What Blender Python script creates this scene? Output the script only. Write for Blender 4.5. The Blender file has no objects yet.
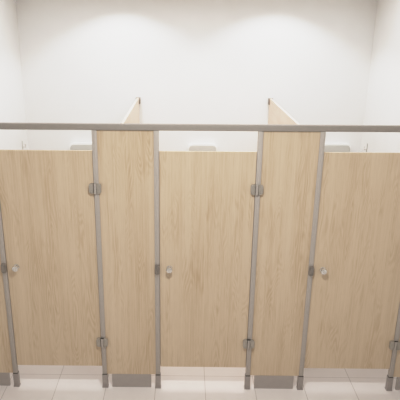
import bpy, bmesh, math, random
from mathutils import Matrix, Vector
scene = bpy.context.scene
C = scene.collection
scene.view_settings.view_transform = 'Standard'
scene.view_settings.look = 'None'
scene.view_settings.exposure = 0.0
# film-like shoulder so the bright plaster does not clip
vs = scene.view_settings; vs.use_curve_mapping = True
cm = vs.curve_mapping; cm.white_level = (2.5, 2.5, 2.5); cm.extend = 'HORIZONTAL'
cv_ = cm.curves[3]
cv_.points[0].location = (0, 0); cv_.points[1].location = (1.0, 0.885)
for v, y in ((0.2, 0.2), (0.4, 0.4), (0.55, 0.54), (0.7, 0.65), (0.9, 0.755), (1.2, 0.82), (1.7, 0.865)):
    cv_.points.new(v/2.5, y)
cm.update()

# ------------------------------------------------------------------ measures
XS = [-1.0550, -0.3615, 0.0504, 0.7438, 1.1538, 1.8448]   # post centres
H = 2.0; DEP = 1.8136
DOOR_T, DOOR_B, PAN_B = 1.8605, 0.189, 0.1185
Z_UH, Z_LH, Z_LK = 1.604, 0.404, 1.011
WL, WR = -1.2885, 1.950
YF = -4.9; ZC = 3.06
PW = 0.034
TH = 0.018

# ------------------------------------------------------------------ materials
def srgb(r, g, b):
    f = lambda c: ((c/255+0.055)/1.055)**2.4 if c > 10 else c/255/12.92
    return (f(r), f(g), f(b), 1)

def new_mat(name):
    m = bpy.data.materials.new(name); m.use_nodes = True
    n = m.node_tree.nodes; l = m.node_tree.links
    return m, n, l, n['Principled BSDF']

def plain(name, col, rough=0.5, metal=0.0, var=0.04, scale=20, bump=0.0):
    m, n, l, b = new_mat(name)
    tc = n.new('ShaderNodeTexCoord')
    no = n.new('ShaderNodeTexNoise'); no.inputs['Scale'].default_value = scale; no.inputs['Detail'].default_value = 4
    l.new(tc.outputs['Object'], no.inputs['Vector'])
    r = n.new('ShaderNodeValToRGB')
    r.color_ramp.elements[0].position = 0.3; r.color_ramp.elements[1].position = 0.7
    r.color_ramp.elements[0].color = tuple(c*(1-var) for c in col[:3])+(1,)
    r.color_ramp.elements[1].color = tuple(min(1, c*(1+var)) for c in col[:3])+(1,)
    l.new(no.outputs['Fac'], r.inputs['Fac']); l.new(r.outputs['Color'], b.inputs['Base Color'])
    b.inputs['Roughness'].default_value = rough; b.inputs['Metallic'].default_value = metal
    if bump:
        bp = n.new('ShaderNodeBump'); bp.inputs['Strength'].default_value = bump; bp.inputs['Distance'].default_value = 0.002
        l.new(no.outputs['Fac'], bp.inputs['Height']); l.new(bp.outputs['Normal'], b.inputs['Normal'])
    return m

def wood(name, light, mid, dark):
    m, n, l, b = new_mat(name)
    tc = n.new('ShaderNodeTexCoord'); oi = n.new('ShaderNodeObjectInfo')
    rv = n.new('ShaderNodeVectorMath'); rv.operation = 'SCALE'
    cv = n.new('ShaderNodeCombineXYZ')
    for k in range(3): l.new(oi.outputs['Random'], cv.inputs[k])
    l.new(cv.outputs[0], rv.inputs[0]); rv.inputs['Scale'].default_value = 37.0
    ad = n.new('ShaderNodeVectorMath'); ad.operation = 'ADD'
    l.new(tc.outputs['Object'], ad.inputs[0]); l.new(rv.outputs[0], ad.inputs[1])
    def mapped(s):
        mp = n.new('ShaderNodeMapping'); mp.inputs['Scale'].default_value = s
        l.new(ad.outputs[0], mp.inputs['Vector']); return mp.outputs[0]
    def noise(s, detail, rough=0.5):
        t = n.new('ShaderNodeTexNoise'); t.inputs['Scale'].default_value = 1.0
        t.inputs['Detail'].default_value = detail; t.inputs['Roughness'].default_value = rough
        l.new(mapped(s), t.inputs['Vector']); return t.outputs['Fac']
    def math_(op, a, v=None, bb=None):
        t = n.new('ShaderNodeMath'); t.operation = op
        l.new(a, t.inputs[0])
        if bb is not None: l.new(bb, t.inputs[1])
        elif v is not None: t.inputs[1].default_value = v
        return t.outputs[0]
    # cathedral figure: level lines of a smooth field stretched along the board
    big = noise((13, 1, 1.6), 1.5, 0.35)
    ring = math_('SINE', math_('MULTIPLY', big, 115.0))
    ring = math_('MULTIPLY', ring, 0.5); ring = math_('ADD', ring, 0.5)
    wob = noise((45, 1, 9), 2)                       # rings fade in and out
    mask = noise((11, 1, 2.2), 2)
    ms = n.new('ShaderNodeMapRange'); ms.inputs['From Min'].default_value = 0.42; ms.inputs['From Max'].default_value = 0.62
    l.new(mask, ms.inputs['Value'])
    ring = math_('MULTIPLY', ring, bb=ms.outputs['Result'])
    streak = noise((120, 1, 1.6), 3, 0.6)
    fine = noise((420, 1, 14), 2, 0.6)
    broad = noise((14, 1, 0.5), 2)
    s = math_('MULTIPLY', ring, 0.18)
    s = math_('ADD', s, bb=math_('MULTIPLY', streak, 0.52))
    s = math_('ADD', s, bb=math_('MULTIPLY', fine, 0.33))
    s = math_('ADD', s, bb=math_('MULTIPLY', broad, 0.35))
    s = math_('ADD', s, bb=math_('MULTIPLY', wob, 0.10))
    r = n.new('ShaderNodeValToRGB'); e = r.color_ramp.elements
    e[0].position = 0.40; e[0].color = light
    e[1].position = 0.95; e[1].color = dark
    x = e.new(0.66); x.color = mid
    l.new(s, r.inputs['Fac']); l.new(r.outputs['Color'], b.inputs['Base Color'])
    b.inputs['Roughness'].default_value = 0.55
    b.inputs['Specular IOR Level'].default_value = 0.3
    return m

def tile_mat():
    m, n, l, b = new_mat('white_floor_tile')
    tc = n.new('ShaderNodeTexCoord')
    sep = n.new('ShaderNodeSeparateXYZ'); l.new(tc.outputs['Object'], sep.inputs[0])
    def M(op, a, v=None, bb=None):
        t = n.new('ShaderNodeMath'); t.operation = op
        l.new(a, t.inputs[0])
        if bb is not None: l.new(bb, t.inputs[1])
        elif v is not None: t.inputs[1].default_value = v
        return t.outputs[0]
    P = 0.387
    def line(sock, off):
        a = M('SUBTRACT', sock, off); a = M('DIVIDE', a, P)
        fr = M('FRACT', a); d = M('ABSOLUTE', M('SUBTRACT', fr, 0.5))   # 0.5 at joints
        mr = n.new('ShaderNodeMapRange'); mr.inputs['From Min'].default_value = 0.5-0.0026/P; mr.inputs['From Max'].default_value = 0.5-0.0012/P
        l.new(d, mr.inputs['Value']); return mr.outputs['Result'], M('FLOOR', a)
    gx, ix = line(sep.outputs['X'], 0.0295); gy, iy = line(sep.outputs['Y'], 0.1675)
    g = M('MAXIMUM', gx, bb=gy)
    cv = n.new('ShaderNodeCombineXYZ'); l.new(ix, cv.inputs[0]); l.new(iy, cv.inputs[1])
    wn = n.new('ShaderNodeTexWhiteNoise'); l.new(cv.outputs[0], wn.inputs['Vector'])
    no = n.new('ShaderNodeTexNoise'); no.inputs['Scale'].default_value = 9; no.inputs['Detail'].default_value = 5
    l.new(tc.outputs['Object'], no.inputs['Vector'])
    mixv = M('ADD', M('MULTIPLY', wn.outputs['Value'], 0.4), bb=M('MULTIPLY', no.outputs['Fac'], 0.6))
    r = n.new('ShaderNodeValToRGB'); e = r.color_ramp.elements
    e[0].color = srgb(219, 210, 205); e[1].color = srgb(231, 224, 219)
    l.new(mixv, r.inputs['Fac'])
    mx = n.new('ShaderNodeMix'); mx.data_type = 'RGBA'
    l.new(g, mx.inputs['Factor']); l.new(r.outputs['Color'], mx.inputs['A']); mx.inputs['B'].default_value = srgb(176, 166, 158)
    l.new(mx.outputs['Result'], b.inputs['Base Color'])
    rr = M('ADD', M('MULTIPLY', g, 0.5), 0.28); l.new(rr, b.inputs['Roughness'])
    bp = n.new('ShaderNodeBump'); bp.inputs['Strength'].default_value = 0.3; bp.inputs['Distance'].default_value = 0.001; bp.invert = True
    l.new(g, bp.inputs['Height']); l.new(bp.outputs['Normal'], b.inputs['Normal'])
    return m

M_WALL = plain('white_plaster', srgb(238, 237, 235), 0.8, var=0.012, scale=6, bump=0.05)
M_CEIL = plain('ceiling_paint', srgb(240, 236, 230), 0.9, var=0.01, scale=5)
M_WOOD = wood('pale_oak_laminate', srgb(214, 194, 170), srgb(204, 183, 157), srgb(184, 160, 131))
M_DIV = wood('brightened_divider_laminate', srgb(228, 209, 192), srgb(222, 202, 184), srgb(210, 187, 167))  # board laminate with the bright stall light worked into a paler colour
M_EDGE = plain('panel_edge', srgb(190, 170, 142), 0.6)
M_ALU = plain('brushed_aluminium', srgb(177, 169, 161), 0.55, metal=0.2, var=0.03, scale=60)
M_RAIL = plain('rail_aluminium', srgb(147, 140, 132), 0.75, metal=0.1, var=0.03, scale=40)
M_FOOT = plain('foot_aluminium', srgb(158, 150, 145), 0.5, metal=0.2, var=0.04, scale=60)
M_KICK = plain('grey_kick_plate', srgb(170, 162, 156), 0.5, metal=0.3, var=0.03, scale=25)
M_HINGE = plain('hinge_zinc', srgb(164, 157, 147), 0.4, metal=0.4, var=0.06, scale=80)
M_KEEP = plain('keeper_zinc', srgb(140, 133, 126), 0.35, metal=0.6, var=0.08, scale=80)
M_CHROME = plain('chrome', srgb(222, 220, 216), 0.22, metal=0.85, var=0.02)
M_DARK = plain('dark_rubber_and_shade', srgb(58, 52, 46), 0.7)  # rubber of the gaskets, also the drawn shade on the lower hinges
M_PLAST = plain('white_plastic', srgb(240, 238, 234), 0.35, var=0.01)
M_SMOKE = plain('grey_plastic', srgb(190, 188, 182), 0.35, var=0.02)

# ------------------------------------------------------------------ mesh helpers
def box(bm, x0, x1, y0, y1, z0, z1, bev=0.0, seg=2):
    ret = bmesh.ops.create_cube(bm, size=1.0)
    vs = ret['verts']
    for v in vs:
        v.co = Vector(((x0+x1)/2+v.co.x*(x1-x0), (y0+y1)/2+v.co.y*(y1-y0), (z0+z1)/2+v.co.z*(z1-z0)))
    if bev:
        es = list({e for v in vs for e in v.link_edges})
        bmesh.ops.bevel(bm, geom=es, offset=bev, segments=seg, profile=0.5, affect='EDGES')

def rplate(bm, cx, cz, w, h, y0, y1, rad, bev=0.0, seg=6, corners=(1, 1, 1, 1)):
    """plate in the xz plane with rounded corners (br, tr, tl, bl), extruded y0..y1"""
    pts = []
    for (sx, sz, a0, on) in ((1, -1, -90, corners[0]), (1, 1, 0, corners[1]), (-1, 1, 90, corners[2]), (-1, -1, 180, corners[3])):
        r = rad if on else 0.0008
        ox, oz = cx+sx*(w/2-r), cz+sz*(h/2-r)
        for k in range(seg+1):
            a = math.radians(a0+90*k/seg); pts.append((ox+r*math.cos(a), oz+r*math.sin(a)))
    f = [bm.verts.new((x, y0, z)) for x, z in pts]; b = [bm.verts.new((x, y1, z)) for x, z in pts]
    n = len(pts)
    ff = bm.faces.new(f); bf = bm.faces.new(b[::-1])
    for i in range(n): bm.faces.new((f[i], b[i], b[(i+1) % n], f[(i+1) % n]))
    if bev:
        bmesh.ops.bevel(bm, geom=list(ff.edges), offset=bev, segments=2, profile=0.5, affect='EDGES')

def lathe(bm, prof, origin, axis='Y', seg=24):
    """prof: (radius, distance along axis)"""
    rings = []
    for r, d in prof:
        ring = []
        for k in range(seg):
            a = 2*math.pi*k/seg; c, s = r*math.cos(a), r*math.sin(a)
            p = {'Y': (c, d, s), 'Z': (c, s, d), 'X': (d, c, s)}[axis]
            ring.append(bm.verts.new(Vector(origin)+Vector(p)))
        rings.append(ring)
    for a, b in zip(rings, rings[1:]):
        for k in range(seg): bm.faces.new((a[k], a[(k+1) % seg], b[(k+1) % seg], b[k]))
    bm.faces.new(rings[0]); bm.faces.new(rings[-1][::-1])

def obj(name, bm, mat, parent=None, smooth=False):
    bmesh.ops.recalc_face_normals(bm, faces=bm.faces[:])
    me = bpy.data.meshes.new(name); bm.to_mesh(me); bm.free()
    me.materials.append(mat)
    if smooth:
        for p in me.polygons: p.use_smooth = True
        me.set_sharp_from_angle(angle=math.radians(35))
    o = bpy.data.objects.new(name, me); C.objects.link(o)
    if parent: o.parent = parent
    return o

def empty(name, loc, label, cat, group=None):
    o = bpy.data.objects.new(name, None); C.objects.link(o); o.empty_display_size = 0.1
    o.location = loc; o['label'] = label; o['category'] = cat
    if group: o['group'] = group
    return o

def struct(name, mat, *b):
    bm = bmesh.new(); box(bm, *b); o = obj(name, bm, mat); o['kind'] = 'structure'; return o

def copy_tree(o, parent=None):
    c = o.copy(); C.objects.link(c); c.parent = parent
    for ch in o.children: copy_tree(ch, c)
    return c

# ------------------------------------------------------------------ the room
T = 0.1
fl = struct('floor', tile_mat(), WL-T, WR+T, YF-T, DEP+T, -0.1, 0)
struct('ceiling', M_CEIL, WL-T, WR+T, YF-T, DEP+T, ZC, ZC+T)
struct('wall_back', M_WALL, WL-T, WR+T, DEP, DEP+T, 0, ZC)
struct('wall_left', M_WALL, WL-T, WL, YF, DEP, 0, ZC)
struct('wall_right', M_WALL, WR, WR+T, YF, DEP, 0, ZC)
struct('wall_front', M_WALL, WL-T, WR+T, YF-T, YF, 0, ZC)

# ------------------------------------------------------------------ pilasters
YP = 0.001          # front face of the boards
def make_post(parent, x, door_side, keeper):
    """x relative to the pilaster; door_side +1 / -1"""
    bm = bmesh.new()
    box(bm, x-PW/2, x+PW/2, YP-0.010, YP+TH+0.006, PAN_B+0.004, H, 0.003)
    # rebate lip behind the door edge
    a, b_ = sorted((x+door_side*PW/2*0.9, x+door_side*(PW/2+0.012)))
    box(bm, a, b_, YP+TH+0.001, YP+TH+0.006, DOOR_B+0.002, DOOR_T-0.002)
    # raised centre line of the extrusion
    box(bm, x-PW*0.12, x+PW*0.30, YP-0.0115, YP-0.009, PAN_B+0.006, H-0.002, 0.0007)
    p = obj('post', bm, M_ALU, parent, True)
    bm = bmesh.new()
    box(bm, x-0.0205, x+0.0205, YP-0.012, YP+TH+0.010, 0.004, PAN_B-0.001, 0.003)
    box(bm, x-0.023, x+0.023, YP-0.0145, YP+TH+0.0105, 0.0, 0.008, 0.002)
    obj('foot', bm, M_FOOT, p, True)
    bm = bmesh.new()
    box(bm, x-0.0185, x+0.0185, YP-0.0125, YP+TH+0.008, PAN_B-0.001, PAN_B+0.004)
    obj('foot_gasket', bm, M_DARK, p)
    if keeper:
        bm = bmesh.new()
        rplate(bm, x+0.001, Z_LK-0.004, 0.036, 0.074, YP-0.026, YP-0.010, 0.010, 0.004)
        rplate(bm, x+0.001, Z_LK-0.004, 0.020, 0.040, YP-0.031, YP-0.024, 0.008, 0.002)
        for dz in (-0.028, 0.028):
            lathe(bm, [(0.004, 0.0), (0.004, -0.003), (0.002, -0.004)], (x+0.001, YP-0.0255, Z_LK-0.004+dz), 'Y', 10)
        k = obj('keeper', bm, M_KEEP, p, True)
    return p

def make_pilaster(x0, x1, left_post, right_post, label):
    """x0, x1: post centres (or wall faces where there is no post)"""
    cx = (x0+x1)/2
    t = empty('stall_pilaster', (cx, 0, 0), label, 'panel', 'wood pilasters of the stall front')
    l = x0-cx+(PW/2-0.002 if left_post else 0.0015); r = x1-cx-(PW/2-0.002 if right_post else 0.0015)
    bm = bmesh.new(); box(bm, l, r, YP, YP+TH, PAN_B, H-0.001, 0.001, 1)
    obj('wood_panel', bm, M_WOOD, t)
    kl = x0-cx+(0.054 if left_post else 0.002); kr = x1-cx-(0.054 if right_post else 0.002)
    bm = bmesh.new(); box(bm, kl, kr, YP+0.001, YP+TH-0.002, 0, PAN_B, 0.001, 1)
    obj('kick_plate', bm, M_KICK, t)
    if left_post: make_post(t, x0-cx, -1, False)
    if right_post: make_post(t, x1-cx, 1, True)
    return t

make_pilaster(WL, XS[0], False, True, 'narrow pale wood pilaster at the left wall, cut off by the left photo edge')
make_pilaster(XS[1], XS[2], True, True, 'full-height pale wood pilaster between the left and middle stall doors')
make_pilaster(XS[3], XS[4], True, True, 'full-height pale wood pilaster between the middle and right stall doors')
make_pilaster(XS[5], WR, True, False, 'very narrow wood pilaster with grey post beside the right wall')

# ------------------------------------------------------------------ doors
GAP = 0.002
def make_hinge(door, x, z):
    h = bmesh.new()
    # door-side and post-side leaves, rounded outer corners, knuckle between
    rplate(h, x-0.0270, z, 0.030, 0.070, YP-0.024, YP-0.0002, 0.014, 0.004, corners=(0, 0, 1, 1))
    for dz in (-0.020, 0.020):
        lathe(h, [(0.006, 0), (0.006, -0.002), (0.003, -0.003)], (x-0.026, YP-0.0235, z+dz), 'Y', 12)
    hg = obj('hinge', h, M_HINGE, door, True)
    h = bmesh.new()
    rplate(h, x+0.0255, z, 0.033, 0.070, YP-0.024, YP-0.0121, 0.014, 0.004, corners=(1, 1, 0, 0))
    for dz in (-0.020, 0.020):
        lathe(h, [(0.006, 0), (0.006, -0.002), (0.003, -0.003)], (x+0.026, YP-0.0235, z+dz), 'Y', 12)
    obj('hinge_leaf', h, M_HINGE, hg, True)
    h = bmesh.new()
    lathe(h, [(0.006, -0.037), (0.0085, -0.035), (0.0085, 0.031), (0.006, 0.033)], (x-0.0002, YP-0.0212, z), 'Z', 16)
    obj('hinge_pin', h, M_ALU, hg, True)
    if z > 1: return
    h = bmesh.new()
    box(h, x-0.012, x+0.013, YP-0.0235, YP-0.0121, z+0.0345, z+0.038)  # dark strip drawing the shadow in the slot above the lower hinge
    obj('hinge_slot_shade', h, M_DARK, hg)

def make_door(x0, x1, label):
    """x0: lock-side post centre, x1: hinge-side post centre"""
    cx = (x0+x1)/2; w = x1-x0-PW-2*GAP
    t = empty('stall_door', (cx, 0, 0), label, 'door', 'stall doors')
    bm = bmesh.new(); box(bm, -w/2, w/2, YP, YP+TH, DOOR_B, DOOR_T, 0.0012, 1)
    obj('door_leaf', bm, M_WOOD, t)
    kx = x0-cx+0.088
    bm = bmesh.new()
    lathe(bm, [(0.022, 0), (0.022, -0.003), (0.020, -0.006), (0.010, -0.008)], (kx, YP, Z_LK), 'Y', 28)
    rose = obj('lock_rose', bm, M_CHROME, t, True)
    bm = bmesh.new()
    lathe(bm, [(0.009, -0.006), (0.009, -0.020), (0.018, -0.026), (0.0225, -0.033), (0.0230, -0.040), (0.0200, -0.045), (0.011, -0.0475), (0.003, -0.048)], (kx, YP, Z_LK), 'Y', 28)
    box(bm, kx-0.003, kx+0.003, YP-0.0515, YP-0.047, Z_LK-0.015, Z_LK+0.015, 0.001)
    obj('lock_knob', bm, M_CHROME, rose, True)
    hx = x1-cx-PW/2-GAP/2+0.0
    for z in (Z_UH, Z_LH): make_hinge(t, hx+0.010, z)
    return t
d0 = make_door(XS[0], XS[1], 'pale wood stall door with round knob at left, nearest the left wall')
for (a, b_), lab in (((XS[2], XS[3]), 'pale wood stall door in the middle, between the two wide pilasters'),
                     ((XS[4], XS[5]), 'pale wood stall door at right, hinge post nearest the right wall')):
    d = copy_tree(d0); d.location.x = (a+b_)/2; d['label'] = lab

# ------------------------------------------------------------------ header rail
bm = bmesh.new()
box(bm, WL+0.002, WR-0.002, YP-0.013, YP+TH+0.009, H, H+0.041, 0.004)
box(bm, WL+0.002, WR-0.002, YP-0.0145, YP-0.010, H+0.004, H+0.012, 0.001)
rail = obj('header_rail', bm, M_RAIL, None, True)
rail['label'] = 'long grey aluminium rail capping the tops of all stall posts'; rail['category'] = 'rail'

# ------------------------------------------------------------------ dividers
def make_divider(x, label):
    t = empty('stall_divider', (x, 0, 0), label, 'partition', 'dividers between the stalls')
    bm = bmesh.new(); box(bm, -TH/2, TH/2, YP+TH+0.0015, DEP-0.012, 0.123, H, 0.001, 1)
    obj('wood_panel', bm, M_DIV, t)
    for z in (H-0.028, 0.35):
        bm = bmesh.new()
        box(bm, -0.021, 0.021, DEP-0.052, DEP-0.0005, z-0.030, z+0.029, 0.003)
        lathe(bm, [(0.005, 0.0205), (0.005, 0.023), (0.002, 0.024)], (0, DEP-0.02, z), 'X', 10)
        obj('wall_bracket', bm, M_KEEP, t, True)
    bm = bmesh.new(); box(bm, -0.018, 0.018, DEP-0.20, DEP-0.16, 0, 0.123, 0.003)
    box(bm, -0.024, 0.024, DEP-0.205, DEP-0.155, 0, 0.008, 0.002)
    obj('leg', bm, M_FOOT, t, True)
    return t
make_divider(-0.203, 'pale wood divider top showing above the rail, left of centre')
make_divider(1.0445, 'pale wood divider top showing above the rail, right of centre')

# ------------------------------------------------------------------ dispensers on the back wall
def make_dispenser(x, ztop, label):
    t = empty('wall_dispenser', (x, DEP, ztop-0.30), label, 'dispenser', 'white dispensers on the back wall')
    bm = bmesh.new(); rplate(bm, 0, 0.15, 0.288, 0.30, -0.062, -0.0005, 0.042, 0.010, 8)
    obj('housing', bm, M_PLAST, t, True)
    bm = bmesh.new(); rplate(bm, 0, 0.147, 0.264, 0.282, -0.0685, -0.060, 0.034, 0.004, 8)
    obj('front_cover', bm, M_SMOKE, t, True)
    bm = bmesh.new(); rplate(bm, 0, 0.085, 0.13, 0.022, -0.0710, -0.068, 0.010, 0.001, 6)
    obj('paper_slot', bm, M_DARK, t)
    return t
make_dispenser(-0.732, 1.568, 'white rounded wall dispenser showing above the left stall door')
make_dispenser(0.413, 1.568, 'white rounded wall dispenser showing above the middle stall door')
make_dispenser(1.698, 1.580, 'white rounded wall dispenser showing above the right stall door')

# small hooks high on the side walls close to the back corners
def make_hook(x, s, label, z):
    t = empty('wall_hook', (x, DEP-0.205, z), label, 'hook', 'small grey hooks on the side walls')
    bm = bmesh.new()
    a, b_ = sorted((0.0005*s, 0.006*s)); box(bm, a, b_, -0.010, 0.010, -0.04, 0.04, 0.002)
    obj('back_plate', bm, M_SMOKE, t, True)
    bm = bmesh.new()
    a, b_ = sorted((0.006*s, 0.030*s)); box(bm, a, b_, -0.004, 0.004, -0.022, -0.014, 0.002)
    a, b_ = sorted((0.024*s, 0.031*s)); box(bm, a, b_, -0.004, 0.004, -0.020, 0.012, 0.002)
    obj('prong', bm, M_CHROME, t, True)
make_hook(WL, 1, 'small pale hook on the left wall above the left stall door', 1.575)
make_hook(WR, -1, 'small pale hook on the right wall above the right stall door', 1.575)

# ------------------------------------------------------------------ lights
def spot(name, loc, energy, size, blend, target, col=(1, 1, 1), rad=0.03):
    d = bpy.data.lights.new(name, 'SPOT'); d.energy = energy; d.spot_size = math.radians(size); d.spot_blend = blend
    d.color = col; d.shadow_soft_size = rad
    o = bpy.data.objects.new(name, d); C.objects.link(o); o.location = loc
    o.rotation_euler = (Vector(target)-Vector(loc)).to_track_quat('-Z', 'Y').to_euler()
    return o
for x in (-0.33, 1.045):
    spot('stall_downlight', (x, DEP-0.50, ZC-0.01), 42, 121, 0.38, (x, DEP-0.50, 0))
def area(name, loc, energy, sx, sy, target, col, spread=180):
    d = bpy.data.lights.new(name, 'AREA'); d.shape = 'RECTANGLE'; d.size = sx; d.size_y = sy; d.energy = energy; d.color = col
    d.spread = math.radians(spread)
    o = bpy.data.objects.new(name, d); C.objects.link(o); o.location = loc
    o.rotation_euler = (Vector(target)-Vector(loc)).to_track_quat('-Z', 'Y').to_euler()
    return o
area('washroom_ceiling_light', (0.32, -1.5, ZC-0.02), 47, 0.16, 0.16, (0.32, -1.5, 0), (1, 1.0, 1.0))
area('stall_fill_light', (0.33, 0.75, ZC-0.02), 30, 2.9, 0.9, (0.33, 0.75, 0), (1, 1, 1), 162)  # added soft fill for stall floor and back wall, no real fixture

w = bpy.data.worlds.new('World'); scene.world = w; w.use_nodes = True
w.node_tree.nodes['Background'].inputs['Color'].default_value = (1, 0.98, 0.95, 1)
w.node_tree.nodes['Background'].inputs['Strength'].default_value = 0.3

# ------------------------------------------------------------------ camera
f = 596.6; pi_, ya, ro = 0.363688, -0.0099864, 0.0055327
fw = Vector((math.sin(ya)*math.cos(pi_), math.cos(ya)*math.cos(pi_), -math.sin(pi_)))
r = fw.cross(Vector((0, 0, 1))).normalized(); u = r.cross(fw)
r2 = r*math.cos(ro)+u*math.sin(ro); u2 = -r*math.sin(ro)+u*math.cos(ro)
cam = bpy.data.cameras.new('camera'); cam.sensor_width = 36; cam.lens = f/400*36; cam.clip_start = 0.05
cam.shift_x = (200-178.08)/400; cam.shift_y = (247.07-200)/400
co = bpy.data.objects.new('camera', cam); C.objects.link(co)
m = Matrix((r2, u2, -fw)).transposed().to_4x4(); m.translation = Vector((0.2393, -3.9634, 2.6837))
co.matrix_world = m
scene.camera = co
